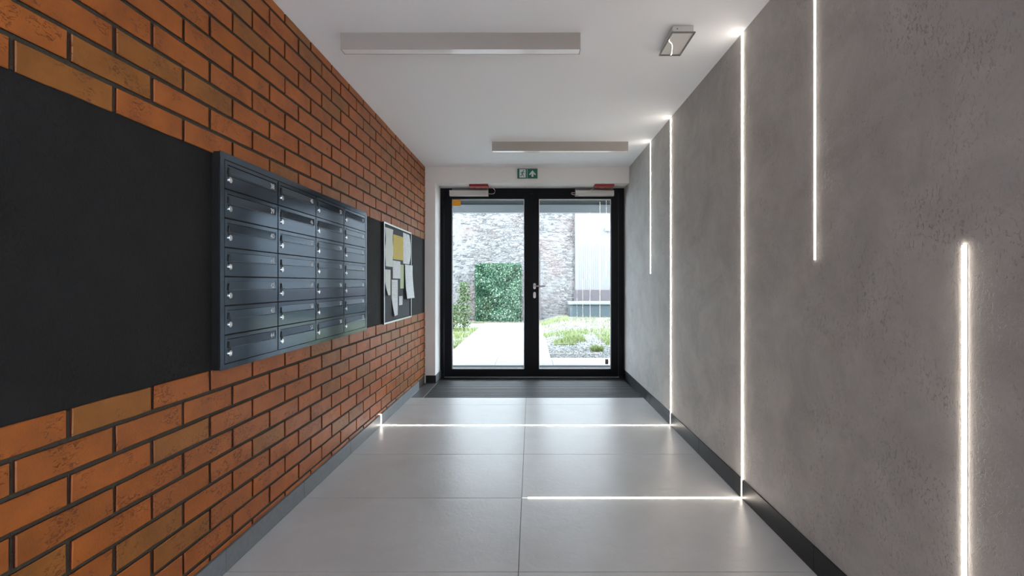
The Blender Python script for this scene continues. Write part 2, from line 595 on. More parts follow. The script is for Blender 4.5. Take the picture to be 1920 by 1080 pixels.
# dark tile strip beside the door mat
child_box(floor, 'dark_floor_tile', M['tile_dark'], -1.189, -1.066, MAT_Y0, 5.058, -0.0115, 0.0, bev=0.0007, label='dark grey tile strip beside the door mat')
child_box(floor, 'edge_trim', M['alu'], -1.064, -1.058, MAT_Y0, 5.2, -0.01, 0.0015)
child_box(floor, 'edge_trim', M['alu'], -1.1888, -1.1855, MAT_Y0, 4.96, -0.01, 0.0012)

# right wall
wr = MB()
OY0, OY1, OZ = -2.9, -1.4, 2.30            # tall unseen opening added behind the viewer to let in fill daylight
wr.box(XR, XR + 0.3, OY1, 5.5, -0.2, H + 0.02)
wr.box(XR, XR + 0.3, YB - 0.1, OY0, -0.2, H + 0.02)
wr.box(XR, XR + 0.3, OY0, OY1, OZ, H + 0.02)
wr.build('wall_right', M['concrete'], label='grey mottled plaster wall with light strips set into it', kind='structure')
# left wall: mortar bed, dark render band and bricks
wl = box('wall_left', M['mortar'], XM - 0.3, XM, YB - 0.1, 5.5, -0.2, H + 0.02,
         label='orange brick wall with a wide charcoal band', kind='structure')
Z0B, Z1B = 0.799, 1.617
child_box(wl, 'render_band', M['render_dark'], XM - 0.01, XM + 0.002, YB, YF, Z0B - 0.004, Z1B + 0.004, label='charcoal rendered band')

BP, BH, RP = 0.2545, 0.0737, 0.0865
JM = 0.0125


def brick_shape(w, h, d, seed):
    """One face brick: slightly uneven outline, worn chamfered front edge. Origin at its low near front corner; x out of the wall."""
    rnd = random.Random(seed)
    mb = MB()
    nseg = max(2, int(round(w / 0.06)))
    ch = 0.0022
    outer, inner, back = [], [], []
    pts = []
    for i in range(nseg + 1):
        pts.append((w * i / nseg, 0.0))
    for i in range(nseg + 1):
        pts.append((w * (1 - i / nseg), h))
    for (y, z) in pts:
        jy, jz = rnd.uniform(-0.0009, 0.0009), rnd.uniform(-0.0011, 0.0011)
        if h < 0.06:
            jz *= 0.2
        oy, oz = y + jy, z + jz
        cy = (w / 2 - y) / (w / 2)
        cz = (h / 2 - z) / (h / 2)
        outer.append((-ch, oy, oz))
        edge = ch if y in (0.0, w) else 0.0
        inner.append((rnd.uniform(-0.0006, 0.0006), oy + (ch if y < 1e-6 else -ch if y > w - 1e-6 else 0), oz + (ch if z < 1e-6 else -ch)))
        back.append((-d, oy, oz))
    n = len(pts)
    v = inner + outer + back
    f = [tuple(range(n))]
    for i in range(n):
        j = (i + 1) % n
        f.append((i, n + i, n + j, j))
        f.append((n + i, 2 * n + i, 2 * n + j, n + j))
    tone = rnd.uniform(0.22, 1.0)
    if rnd.random() < 0.12:
        tone = rnd.uniform(0.06, 0.13)
    mb.mesh_add(v, f[:1] + f[1::2], tone)
    # brick sides coloured dark, standing in for shade in the joints
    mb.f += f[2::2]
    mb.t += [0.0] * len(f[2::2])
    return mb


variants = {}


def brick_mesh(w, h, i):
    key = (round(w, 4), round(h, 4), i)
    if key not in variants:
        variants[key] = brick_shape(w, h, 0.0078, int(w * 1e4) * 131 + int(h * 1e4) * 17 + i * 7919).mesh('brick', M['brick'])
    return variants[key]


bricks = []
rows = []
for k in range(9):
    zt = Z0B - RP * k
    zb = max(zt - BH, 0.088)
    if zt - zb > 0.006:
        rows.append((zb, zt, 0.0 if k % 2 == 0 else 0.127))
for k in range(10):
    zb = Z1B + RP * k
    zt = min(zb + BH, H - 0.001)
    rows.append((zb, zt, 0.127 if k % 2 == 0 else 0.0))
for zb, zt, off in rows:
    n0 = int((YB - 1.162 - off) / BP)
    k = n0
    while True:
        a = 1.162 + off + k * BP + JM / 2
        b = a + BP - JM
        k += 1
        if a > YF - 0.01:
            break
        b = min(b, YF - 0.001)
        dm = (a + b) / 2
        size = (b - a) * (zt - zb) / dm ** 2 if b > 1.0 else 0.0
        bricks.append((size, a, b, zb, zt))
bricks.sort(key=lambda t: -t[0])
rest = MB()
rb = random.Random(11)
lp = wl.location
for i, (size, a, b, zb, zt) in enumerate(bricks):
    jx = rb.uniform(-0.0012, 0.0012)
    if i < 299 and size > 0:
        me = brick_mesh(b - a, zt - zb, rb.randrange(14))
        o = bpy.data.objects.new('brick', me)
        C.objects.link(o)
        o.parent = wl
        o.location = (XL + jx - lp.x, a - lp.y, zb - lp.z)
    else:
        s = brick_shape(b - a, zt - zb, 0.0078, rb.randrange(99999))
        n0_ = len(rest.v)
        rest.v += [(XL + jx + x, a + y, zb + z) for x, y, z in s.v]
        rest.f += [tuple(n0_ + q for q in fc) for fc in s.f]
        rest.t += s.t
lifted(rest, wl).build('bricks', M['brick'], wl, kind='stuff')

# front wall round the door (one mesh: left pier and lintel)
wf = MB()
wf.prism([(XM - 0.05, -0.2), (XJ, -0.2), (XJ, ZS), (XR + 0.02, ZS), (XR + 0.02, H + 0.02), (XM - 0.05, H + 0.02)], 'y', YF, 5.5)
wf.build('wall_front', M['paint'], label='white painted end wall framing the glass doors', kind='structure')
wb = MB().box(XM - 0.05, XR + 0.02, YB - 0.15, YB, -0.2, H + 0.02)
wb.build('wall_back', M['paint'], label='white wall behind the viewer', kind='structure')

# baseboards, tile by tile
bl = thing('baseboard_left', (XL, 0, 0), 'low grey tile skirting under the brick wall', None, kind='structure')
br = thing('baseboard_right', (XR, 0, 0), 'black tile skirting under the grey plaster wall', None, kind='structure')
for y0 in JOINTS:
    a, b = max(y0 + 0.001, YB), min(y0 + PITCH - 0.001, YF)
    if abs(y0 - 3.553) < 0.01:
        a += 0.006
    if abs(y0 + PITCH - 3.553) < 0.01:
        b -= 0.006
    if b > a:
        child_box(bl, 'skirting_tile', M['skirt_left'], XM + 0.001, -1.1895, a, b, 0.0, 0.085, bev=0.0006)
for y0 in JOINTS + [JOINTS[-1] + PITCH]:
    a, b = max(y0 + 0.001, OY1), min(y0 + PITCH - 0.001, YD)
    if b < a + 0.05:
        continue
    ga = 0.007 if abs(y0 - 3.553) < 0.01 or abs(y0 - 2.349) < 0.01 or abs(y0 - 1.145) < 0.01 else 0
    gb = 0.007 if abs(y0 + PITCH - 3.553) < 0.01 or abs(y0 + PITCH - 2.349) < 0.01 or abs(y0 + PITCH - 1.145) < 0.01 else 0
    child_box(br, 'skirting_tile', M['skirt_right'], XR - 0.007, XR - 0.0002, a + ga, b - gb, 0.0, 0.101, bev=0.0006)
bf = thing('baseboard_front', (XJ, YF, 0), 'dark skirting round the foot of the door pier', None, kind='structure')
child_box(bf, 'skirting_tile', M['skirt_right'], -1.189, XJ + 0.008, YF - 0.008, YF, 0.0, 0.085, bev=0.0006)
child_box(bf, 'skirting_tile', M['skirt_left'], XJ, XJ + 0.008, YF + 0.0005, YD, 0.0, 0.085, bev=0.0006)


# ------------------------------------------------------------------ light strips
def strip(y, z0, z1, label, floor_x=None, left_end=False):
    t = thing('light_strip', (XR, y, z0 if floor_x is None else 0.0), label, 'light strip', 'light strips in the grey wall')
    w = 0.0059
    arc = [(-w, 0.0), (-w, -0.0012), (-w * 0.7, -0.0028), (0, -0.0036), (w * 0.7, -0.0028), (w, -0.0012), (w, 0.0)]
    m = MB()
    xf = XR if z0 > 0.2 else XR - 0.0015
    m.prism([(xf + b, y + a) for a, b in arc], 'z', z0, z1)
    lifted(m, t).build('diffuser', M['led'], t)
    h = MB()
    for s in (-1, 1):
        h.box(XR - 0.0012, XR + 0.004, y + s * (w + 0.0006) - 0.0006, y + s * (w + 0.0006) + 0.0006, z0 + 0.11 * (z0 < 0.2), z1)
    if z0 > 0.2:
        h.box(XR - 0.0012, XR + 0.004, y - w, y + w, z0 - 0.001, z0)
    elif z1 < 2.0:
        h.box(XR - 0.0012, XR + 0.004, y - w, y + w, z1, z1 + 0.001)
    lifted(h, t).build('profile', M['alu'], t)
    if floor_x is not None:
        m = MB()
        w2 = 0.0062
        m.prism([(y - w2, -0.003), (y - w2, 0.0008), (y - w2 * 0.6, 0.0020), (y + w2 * 0.6, 0.0020), (y + w2, 0.0008), (y + w2, -0.003)], 'x', floor_x, XR - 0.008)
        lifted(m, t).build('floor_diffuser', M['led'], t)
        h = MB()
        for s in (-1, 1):
            h.box(floor_x, XR - 0.008, y + s * 0.0069 - 0.0007, y + s * 0.0069 + 0.0007, -0.003, 0.0004)
        if not left_end:
            h.box(XC + 0.0013, floor_x, y - 0.0066, y + 0.0066, -0.003, 0.0002)
        lifted(h, t).build('floor_profile', M['alu'], t)
    if left_end:
        m = MB()
        w3 = 0.0052
        m.box(-1.198, -1.1885, y - w3, y + w3, 0.0005, 0.086)
        lifted(m, t).build('skirting_diffuser', M['led'], t)
    return t


strip(4.155, 1.215, H, 'thin short light strip hanging from the ceiling nearest the glass doors')
strip(3.553, 0.0, H, 'light strip running down the wall, across the whole floor and up the skirting', floor_x=-1.188, left_end=True)
strip(2.349, 0.0, H, 'floor-to-ceiling light strip turning onto the floor and ending mid-floor', floor_x=-0.017)
strip(1.747, 1.2175, H, 'wide bright short strip from the ceiling to mid wall, nearer the viewer')
strip(1.145, 0.0, 1.223, 'thick low light strip in the lower half of the wall at far right')
strip(-0.059, 0.0, H, 'tall light strip added behind the viewer for fill light')  # unseen strip, added to bring more light into the hall

# ------------------------------------------------------------------ ceiling lamps
for (y, x0, x1, lab) in ((2.349, -1.0008, 0.2586, 'larger long cream box lamp on the ceiling, nearer the viewer'),
                         (4.155, -0.364, 0.90, 'smaller-looking long cream box lamp on the ceiling near the doors')):
    t = thing('ceiling_lamp', ((x0 + x1) / 2, y + 0.025, H), lab, 'lamp', 'box lamps on the ceiling')
    zb = H - 0.087
    m = MB()
    m.box(x0, x1, y, y + 0.0025, zb, H, bev=0.0006)
    m.box(x0, x1, y + 0.0535, y + 0.056, zb, H, bev=0.0006)
    m.box(x0, x0 + 0.0025, y + 0.0025, y + 0.0535, zb, H)
    m.box(x1 - 0.0025, x1, y + 0.0025, y + 0.0535, zb, H)
    lifted(m, t).build('housing', M['lamp_body'], t)
    child_box(t, 'diffuser', M['lamp_diffuser'], x0 + 0.003, x1 - 0.003, y + 0.003, y + 0.053, zb + 0.0012, zb + 0.012, bev=0.001)

# emergency light
t = thing('emergency_light', (0.775, 2.395, H), 'small rectangular emergency light with clear cover beside the grey wall', 'lamp')
m = MB()
m.box(0.722, 0.829, 2.284, 2.507, H - 0.034, H - 0.0005, bev=0.003)
lifted(m, t).build('base', M['white_plastic'], t)
m = MB()
zc = H - 0.040
ex0, ex1, ey0, ey1 = 0.716, 0.836, 2.278, 2.513
for (a, b, c, d) in ((ex0, ex1, ey0, ey0 + 0.007), (ex0, ex1, ey1 - 0.007, ey1), (ex0, ex0 + 0.006, ey0 + 0.007, ey1 - 0.007), (ex1 - 0.006, ex1, ey0 + 0.007, ey1 - 0.007)):
    m.box(a, b, c, d, zc, zc + 0.006)
lifted(m, t).build('cover_rim', M['grey_plastic'], t)
child_box(t, 'reflector', M['reflector'], ex0 + 0.006, ex1 - 0.006, ey0 + 0.007, ey1 - 0.007, zc + 0.005, zc + 0.0065)
child_box(t, 'cover', M['clear'], ex0 + 0.006, ex1 - 0.006, ey0 + 0.007, ey1 - 0.007, zc + 0.0002, zc + 0.0016)
m = MB().tube([(0.745, 2.2838, H - 0.017), (0.745, 2.2825, H - 0.017)], 0.004, 12)
lifted(m, t).build('screw', M['grey_plastic'], t)

# ------------------------------------------------------------------ exit sign
t = thing('exit_sign', (-0.042, YF, 2.36), 'small green and white exit sign above the doors', 'sign')
sx0, sx1, sz0, sz1 = -0.1565, 0.072, 2.306, 2.412
yf = YF - 0.022
lifted(MB().box(sx0, sx1, yf, YF, sz0, sz1 + 0.006, bev=0.002), t).build('casing', M['sign_side'], t)
lifted(MB().box(sx0 + 0.002, sx1 - 0.002, yf - 0.001, yf + 0.001, sz0 + 0.002, sz1 - 0.001), t).build('green_panel', M['green'], t)
m = MB()
m.box(sx0 + 0.024, sx0 + 0.094, yf - 0.0018, yf - 0.0005, sz0 + 0.008, sz1 - 0.006)
lifted(m, t).build('white_doorway', M['sign_white'], t)
lifted(MB().box(sx0 + 0.110, sx0 + 0.1135, yf - 0.0018, yf - 0.0005, sz0 + 0.002, sz1 - 0.001), t).build('divider', M['sign_white'], t)
# running figure
m = MB()
cx, cz = sx0 + 0.057, sz0 + 0.052


def limb(p, q, w):
    p, q = Vector((p[0], p[1])), Vector((q[0], q[1]))
    d = (q - p).normalized()
    nrm = Vector((-d.y, d.x)) * w / 2
    m.prism([tuple(p + nrm), tuple(q + nrm), tuple(q - nrm), tuple(p - nrm)], 'y', yf - 0.0026, yf - 0.0016)


S = 0.001
m.prism([(cx + 12 * S + 7 * S * math.cos(a * math.pi / 5), cz + 30 * S + 7 * S * math.sin(a * math.pi / 5)) for a in range(10)], 'y', yf - 0.0026, yf - 0.0016)
limb((cx + 6 * S, cz + 20 * S), (cx - 4 * S, cz - 6 * S), 12 * S)
limb((cx + 4 * S, cz + 20 * S), (cx - 14 * S, cz + 14 * S), 5 * S)
limb((cx - 14 * S, cz + 15 * S), (cx - 20 * S, cz + 4 * S), 5 * S)
limb((cx + 6 * S, cz + 19 * S), (cx + 18 * S, cz + 8 * S), 5 * S)
limb((cx + 18 * S, cz + 9 * S), (cx + 26 * S, cz + 14 * S), 5 * S)
limb((cx - 3 * S, cz - 4 * S), (cx - 8 * S, cz - 25 * S), 7 * S)
limb((cx - 7 * S, cz - 24 * S), (cx - 28 * S, cz - 25 * S), 6 * S)
limb((cx - 3 * S, cz - 4 * S), (cx + 10 * S, cz - 16 * S), 7 * S)
limb((cx + 10 * S, cz - 14 * S), (cx + 17 * S, cz - 34 * S), 6 * S)
lifted(m, t).build('running_figure', M['green'], t)
ax, az = sx0 + 0.171, sz0 + 0.017
m = MB()
m.prism([(ax - 11 * S, az), (ax + 11 * S, az), (ax + 11 * S, az + 38 * S), (ax + 26 * S, az + 20 * S), (ax + 36 * S, az + 20 * S), (ax + 36 * S, az + 30 * S),
         (ax, az + 72 * S), (ax - 36 * S, az + 30 * S), (ax - 36 * S, az + 20 * S), (ax - 26 * S, az + 20 * S), (ax - 11 * S, az + 38 * S)], 'y', yf - 0.0026, yf - 0.0012)
lifted(m, t).build('arrow', M['sign_white'], t)

# ------------------------------------------------------------------ glass double door
SC = F / YD                                                    # pixels per metre on the frame's face


def dx(px, y=YD):
    return (px - 996) * y / F


def dz(py, y=YD):
    return EYE + (531 - py) * y / F


door = thing('door_1', (0.01, YD, 0), 'black framed glass double door to the garden', None, kind='structure')
fr = MB()
fx0, fx1 = XJ, XR
gw = 0.035
fr.box(fx0, dx(832), YD, YD + 0.09, 0.0, ZS)
fr.box(dx(1160), fx1, YD, YD + 0.09, 0.0, ZS)
fr.box(dx(832), dx(1160), YD, YD + 0.09, dz(363), ZS)
lifted(fr, door).build('door_frame', M['frame'], door)
child_box(door, 'threshold', M['frame'], fx0 + 0.009, fx1 - 0.008, YD - 0.02, YD + 0.1, 0.0, 0.012, bev=0.002)
child_box(door, 'threshold_trim', M['alu'], dx(834), dx(1160), YD - 0.023, YD - 0.0195, 0.006, 0.0125)


def leaf(x0, x1, gx0, gx1, gz0, gz1, lab):
    yl = YD - 0.006
    m = MB()
    z0, z1 = 0.016, dz(362)
    m.box(x0, gx0, yl, yl + 0.07, z0, z1, bev=0.0015)
    m.box(gx1, x1, yl, yl + 0.07, z0, z1, bev=0.0015)
    m.box(gx0, gx1, yl, yl + 0.07, z0, gz0, bev=0.0015)
    m.box(gx0, gx1, yl, yl + 0.07, gz1, z1, bev=0.0015)
    lf = lifted(m, door).build('door_leaf', M['frame'], door, label=lab)
    # rubber / spacer line round the glass and the pane itself
    b = MB()
    s = 0.007
    for (a, c, e, g) in ((gx0, gx0 + s, gz0, gz1), (gx1 - s, gx1, gz0, gz1), (gx0 + s, gx1 - s, gz0, gz0 + s), (gx0 + s, gx1 - s, gz1 - s, gz1)):
        b.box(a, c, yl + 0.030, yl + 0.044, e, g)
    lifted(b, door).build('glazing_spacer', M['alu'], lf)
    for yy in (0.036,):
        g = MB().box(gx0 + 0.0005, gx1 - 0.0005, yl + yy, yl + yy + 0.002, gz0 + 0.0005, gz1 - 0.0005)
        lifted(g, door).build('glass_pane', M['glass'], lf)
    return lf


gz0, gz1 = dz(692), dz(373)
lfl = leaf(dx(833), dx(996.5), dx(847), dx(983), gz0, gz1, 'left door leaf')
lfr = leaf(dx(997.5), dx(1159), dx(1010.5), dx(1146), gz0, gz1, 'right door leaf with lever handle')
# hinges are hidden; the astragal between the leaves
m = MB().box(dx(994.5), dx(1000), YD - 0.012, YD - 0.006, 0.02, dz(364), bev=0.001)
lifted(m, door).build('meeting_strip', M['frame'], lfl)

# lever handle
hy = YD - 0.006
m = MB()


def stadium(cx, cz, w, h, n=8):
    r = w / 2
    pts = []
    for i in range(n + 1):
        a = math.pi * i / n
        pts.append((cx + r * math.cos(a), cz + h / 2 - r + r * math.sin(a)))
    for i in range(n + 1):
        a = math.pi + math.pi * i / n
        pts.append((cx + r * math.cos(a), cz - h / 2 + r + r * math.sin(a)))
    return pts


hx = dx(1002.3)
hz = dz(536.5)
m.prism(stadium(hx, hz, 0.031, 0.072), 'y', hy - 0.008, hy)
lifted(m, door).build('handle_rosette', M['steel'], lfr)
m = MB().prism(stadium(hx, dz(553.2), 0.031, 0.074), 'y', hy - 0.007, hy)
m.prism(stadium(hx, dz(553.2), 0.010, 0.030), 'y', hy - 0.011, hy - 0.007)
lifted(m, door).build('lock_rosette', M['steel'], lfr)
m = MB().tube([(hx, hy - 0.006, hz), (hx, hy - 0.045, hz), (hx + 0.010, hy - 0.055, hz), (hx + 0.03, hy - 0.057, hz), (hx + 0.125, hy - 0.055, hz)], 0.0085, 12)
lifted(m, door).build('lever', M['steel'], lfr, smooth=False)
# pull bar outside, seen through the glass
m = MB().tube([(dx(1011.6, 5.5), 5.475, dz(471, 5.5)), (dx(1011.6, 5.5), 5.475, dz(600, 5.5))], 0.0135, 12)
for zz in (dz(480, 5.5), dz(592, 5.5)):
    m.tube([(dx(1011.6, 5.5) - 0.02, 5.40, zz), (dx(1011.6, 5.5), 5.475, zz)], 0.007, 8)
lifted(m, door).build('pull_bar', M['steel_dark'], lfr, label='steel pull bar on the outer side')

# door closers
for (a, b, lab, side) in ((843, 915, 'white box door closer above the left door leaf', 1), (1079, 1151, 'white box door closer above the right door leaf', -1)):
    yb = 5.27
    t = thing('door_closer', (dx((a + b) / 2, yb), YD, dz(361, yb)), lab, 'door closer', 'door closers above the doors')
    x0, x1 = dx(a, yb), dx(b, yb)
    za, zb_ = dz(366.5, yb), dz(356.5, yb)
    m = MB()
    m.prism([(yb + 0.004, za), (yb, za + 0.006), (yb, zb_ - 0.004), (yb + 0.004, zb_), (YD - 0.006, zb_), (YD - 0.006, za)], 'x', x0, x1)
    lifted(m, t).build('body', M['white_plastic'], t)
    child_box(t, 'mounting_plate', M['grey_plastic'], x0 + (0.02 if side > 0 else 0.0), x1, YD - 0.028, YD - 0.0005, zb_ - 0.01, ZS - 0.006)
    e0 = x0 - 0.0025 if side > 0 else x1
    child_box(t, 'end_cap', M['white_plastic'], e0, e0 + 0.0025, yb - 0.001, YD - 0.006, za - 0.001, zb_ + 0.001)
    # cable loop
    if side > 0:
        pts = [(x1 - 0.005, 5.215, ZS - 0.012), (x1 + 0.035, 5.22, ZS - 0.010), (x1 + 0.072, 5.24, ZS - 0.028), (x1 + 0.083, 5.26, 2.205), (x1 + 0.062, 5.29, 2.182), (x1, 5.30, 2.184)]
    else:
        pts = [(x0 + 0.004, 5.30, 2.196), (x0 - 0.038, 5.29, 2.196), (x0 - 0.046, 5.275, 2.180), (x0 - 0.028, 5.262, 2.168), (x0 + 0.045, 5.262, 2.160), (x0 + 0.10, 5.262, 2.178), (x0 + 0.23, 5.24, ZS - 0.014)]
    # smooth the run
    cr = []
    P = [pts[0]] + pts + [pts[-1]]
    for i in range(1, len(P) - 2):
        p0, p1, p2, p3 = (Vector(P[k]) for k in (i - 1, i, i + 1, i + 2))
        for s in range(6):
            u = s / 6
            cr.append(0.5 * ((2 * p1) + (-p0 + p2) * u + (2 * p0 - 5 * p1 + 4 * p2 - p3) * u * u + (-p0 + 3 * p1 - 3 * p2 + p3) * u ** 3))
    cr.append(Vector(pts[-1]))
    lifted(MB().tube(cr, 0.0028, 6), t).build('cable', M['cable_white'], t, smooth=True, label='thin white cable')
    lifted(MB().tube([c + Vector((0, 0.004, -0.005)) for c in cr[:len(cr) * 2 // 3]], 0.0026, 6), t).build('cable', M['cable_red'], t, smooth=True, label='thin red cable')

for (a, b, lab) in ((879.5, 915, 'red flat box under the soffit above the left door leaf'), (1115, 1152, 'red flat box under the soffit above the right door leaf')):
    y0, y1 = 5.115, 5.225
    t = thing('red_box', (dx((a + b) / 2, y0), (y0 + y1) / 2, ZS), lab, 'alarm box', 'red boxes over the doors')
    x0, x1 = dx(a, y0), dx(b, y0)
    child_box(t, 'housing', M['red'], x0, x1, y0, y1, ZS - 0.026, ZS - 0.0005, bev=0.003)
    for k in (0.25, 0.6, 0.85):
        m = MB().tube([(x0 + (x1 - x0) * k, y1 - 0.03, ZS - 0.026), (x0 + (x1 - x0) * k, y1 - 0.03, ZS - 0.034)], 0.008, 10)
        lifted(m, t).build('cable_gland', M['red'], t)
    child_box(t, 'lid_edge', plain('red_lid', (0.36, 0.04, 0.03), 0.5), x0 + 0.006, x1 - 0.006, y0 + 0.006, y1 - 0.006, ZS - 0.0275, ZS - 0.0262)

box('sticker', M['orange'], dx(847.8), dx(863), YD + 0.0212, YD + 0.0218, dz(385.5), dz(374.3),
    label='orange sticker in the top left corner of the left pane', category='sticker')
box('sticker', M['grey_plastic'], dx(1135.3), dx(1141), YD + 0.0212, YD + 0.0222, dz(683.5), dz(674),
    label='tiny dark grey sticker low in the right pane', category='sticker')

# ------------------------------------------------------------------ door mat
t = thing('door_mat', (0.02, 4.8, 0), 'dark ribbed mat let into the floor in front of the doors', 'mat')
m = MB()
mx0, mx1 = -1.056, 1.080
n = 13
pit = (5.235 - MAT_Y0 - 0.008) / n
for k in range(n):
    a = MAT_Y0 + 0.005 + k * pit
    m.box(mx0, mx1, a + 0.002, a + pit - 0.016, -0.010, -0.001 + random.uniform(-0.0006, 0.0006))
lifted(m, t).build('carpet_strips', M['mat'], t, kind='stuff')
m = MB()
for k in range(n):
    a = MAT_Y0 + 0.005 + (k + 1) * pit
    m.box(mx0, mx1, a - 0.014, a + 0.000, -0.010, -0.0022)
lifted(m, t).build('ribs', M['mat_rib'], t, kind='stuff')
m = MB()
m.box(mx0 - 0.002, mx0, MAT_Y0 + 0.002, 5.24, -0.011, 0.0)
m.box(mx1, 1.10, MAT_Y0 + 0.002, YD - 0.024, -0.011, -0.0005)
m.box(mx0, mx1, 5.237, YD - 0.024, -0.011, -0.0005)
m.box(mx0 - 0.002, 1.10, MAT_Y0 - 0.001, MAT_Y0 + 0.002, -0.011, 0.0005)
lifted(m, t).build('mat_frame', M['frame'], t)

# ------------------------------------------------------------------ mailboxes
XF = -1.170
my0, my1, mz0, mz1 = 1.686, 3.190, 0.795, 1.6257
mb_ = thing('mailbox_bank', (XM + 0.002, (my0 + my1) / 2, mz0), 'wall bank of twenty-eight glossy dark blue steel mailboxes', 'mailboxes')
gx0_, gx1_, gz0_, gz1_ = 1.708, 3.166, 0.815, 1.600
m = MB()
for (a, b, c, d) in ((my0, my1, gz1_, mz1), (my0, my1, mz0, gz0_), (my0, gx0_, gz0_, gz1_), (gx1_, my1, gz0_, gz1_)):
    m.box(XF - 0.004, XF, a, b, c, d)
lifted(m, mb_).build('frame', M['mailbox'], mb_)
m = MB()
for (a, b, c, d) in ((my0 + 0.002, my1 - 0.002, gz1_ + 0.006, mz1 - 0.002), (my0 + 0.002, my1 - 0.002, mz0 + 0.002, gz0_ - 0.006), (my0 + 0.002, gx0_ - 0.006, gz0_ - 0.006, gz1_ + 0.006), (gx1_ + 0.006, my1 - 0.002, gz0_ - 0.006, gz1_ + 0.006)):
    m.box(XM + 0.002, XF - 0.004, a, b, c, d)
lifted(m, mb_).build('casing', M['mail_gap'], mb_, label='black side casing')
child_box(mb_, 'back_panel', M['mail_gap'], XM + 0.002, XF - 0.012, gx0_, gx1_, gz0_, gz1_)
cp, rp = (gx1_ - gx0_) / 4, (gz1_ - gz0_) / 7
num = 38
g, gy = 0.0026, 0.0042


def text_mesh(s, size):
    cu = bpy.data.curves.new('digits', 'FONT')
    cu.body = s
    cu.size = size
    cu.extrude = 0.0002
    cu.resolution_u = 3
    o = bpy.data.objects.new('digits', cu)
    C.objects.link(o)
    dg = bpy.context.evaluated_depsgraph_get()
    me = bpy.data.meshes.new_from_object(o.evaluated_get(dg))
    bpy.data.objects.remove(o)
    me.materials.clear()
    me.materials.append(M['ink_white'])
    return me


door_me = None
for c in range(4):
    for r in range(7):
        y0 = gx0_ + c * cp
        z1 = gz1_ - r * rp
        # local frame of the door: origin at its top near corner on the face
        if door_me is None:
            w_, h_ = cp - 2 * gy, rp - 2 * g
            d = MB()
            fy0, fy1, fz0, fz1 = 0.016, w_ - 0.012, -h_ * 0.50, -h_ * 0.13     # slot opening behind the flap
            for (a, b, e, f) in ((0, w_, -h_, fz0), (0, w_, fz1, 0), (0, fy0, fz0, fz1), (fy1, w_, fz0, fz1)):
                d.box(-0.010, 0.0, a, b, e, f)
            d.box(-0.0115, -0.010, 0, w_, -h_, 0)
            door_me = d.mesh('mailbox_door', M['mailbox'])
            fl = MB()
            # flap: hinged at its top, foot tipped out a little, with a rolled lip
            a0, a1 = fy0 + 0.0025, fy1 - 0.0025
            fl.prism([(-0.0015, fz1 - 0.003), (0.0006, fz0 + 0.006), (0.0032, fz0 + 0.0025), (0.0032, fz0 - 0.001), (0.0016, fz0 - 0.001), (-0.002, fz0 + 0.005), (-0.004, fz1 - 0.003)], 'y', a0, a1)
            flap_me = fl.mesh('flap', M['mailbox'])
            lk = MB()
            lk.tube([(-0.002, 0, 0), (0.0032, 0, 0)], 0.0112, 20)
            lk.tube([(0.0032, 0, 0), (0.0048, 0, 0)], 0.0085, 20)
            lk.box(0.0048, 0.0052, -0.0012, 0.0012, -0.0045, 0.0045)
            lock_me = lk.mesh('lock', M['chrome'])
            tg = MB()
            tg.prism([(-0.008, 0.010), (-0.013, 0.022), (-0.010, 0.045), (-0.007, 0.045), (-0.004, 0.024), (0.003, 0.012)], 'x', 0.0, 0.0035)
            tag_me = tg.mesh('lock_tab', M['black_plastic_and_shade'])
        o = bpy.data.objects.new('mailbox_door', door_me)
        C.objects.link(o)
        o.parent = mb_
        o.location = (XF - 0.0012 - mb_.location.x, y0 + gy - mb_.location.y, z1 - g - mb_.location.z)
        o['label'] = 'door numbered %d' % num
        f_ = bpy.data.objects.new('flap', flap_me)
        C.objects.link(f_)
        f_.parent = o
        l_ = bpy.data.objects.new('lock', lock_me)
        C.objects.link(l_)
        l_.parent = o
        l_.location = (0, 0.029, -0.071)
        l_.rotation_euler = (random.uniform(-0.5, 0.5), 0, 0)
        t_ = bpy.data.objects.new('lock_tab', tag_me)
        C.objects.link(t_)
        t_.parent = o
        t_.location = (0, 0.030, -0.069)
        me = text_mesh(str(num), 0.031)
        dg_ = bpy.data.objects.new('number', me)
        C.objects.link(dg_)
        dg_.parent = o
        # text runs along +y on a face that looks to +x; number sits on the tipped flap's far end
        dg_.matrix_local = Matrix.Translation((0.0009, w_ - 0.056, -h_ * 0.13 - 0.0305)) @ Matrix(((0, -0.055, 1, 0), (1, 0, 0, 0), (0, 1, 0, 0), (0, 0, 0, 1)))
        num += 1

# ------------------------------------------------------------------ notice board
bx = -1.181
by0, by1, bz0, bz1 = 3.600, 4.419, 0.792, 1.623
t = thing('notice_board', (XM + 0.002, (by0 + by1) / 2, bz0), 'silver framed dark notice board beside the mailboxes', 'notice board')
m = MB()
bw = 0.014
for (a, b, c, d) in ((by0, by1, bz1 - bw, bz1), (by0, by1, bz0, bz0 + bw), (by0, by0 + bw, bz0 + bw, bz1 - bw), (by1 - bw, by1, bz0 + bw, bz1 - bw)):
    m.box(bx - 0.003, bx, a, b, c, d, bev=0.0008)
lifted(m, t).build('frame', M['board_frame'], t)
m = MB()
for (a, b, c, d) in ((by0 + 0.001, by1 - 0.001, bz1 - bw + 0.001, bz1 - 0.001), (by0 + 0.001, by1 - 0.001, bz0 + 0.001, bz0 + bw - 0.001), (by0 + 0.001, by0 + bw - 0.001, bz0 + bw, bz1 - bw), (by1 - bw + 0.001, by1 - 0.001, bz0 + bw, bz1 - bw)):
    m.box(XM + 0.002, bx - 0.003, a, b, c, d)
lifted(m, t).build('case', M['black_plastic_and_shade'], t, label='side case coloured black as its shaded side')  # board sides painted dark, as shade on faces turned from the door
child_box(t, 'pinboard', M['board'], XM + 0.002, bx - 0.012, by0 + bw, by1 - bw, bz0 + bw, bz1 - bw)


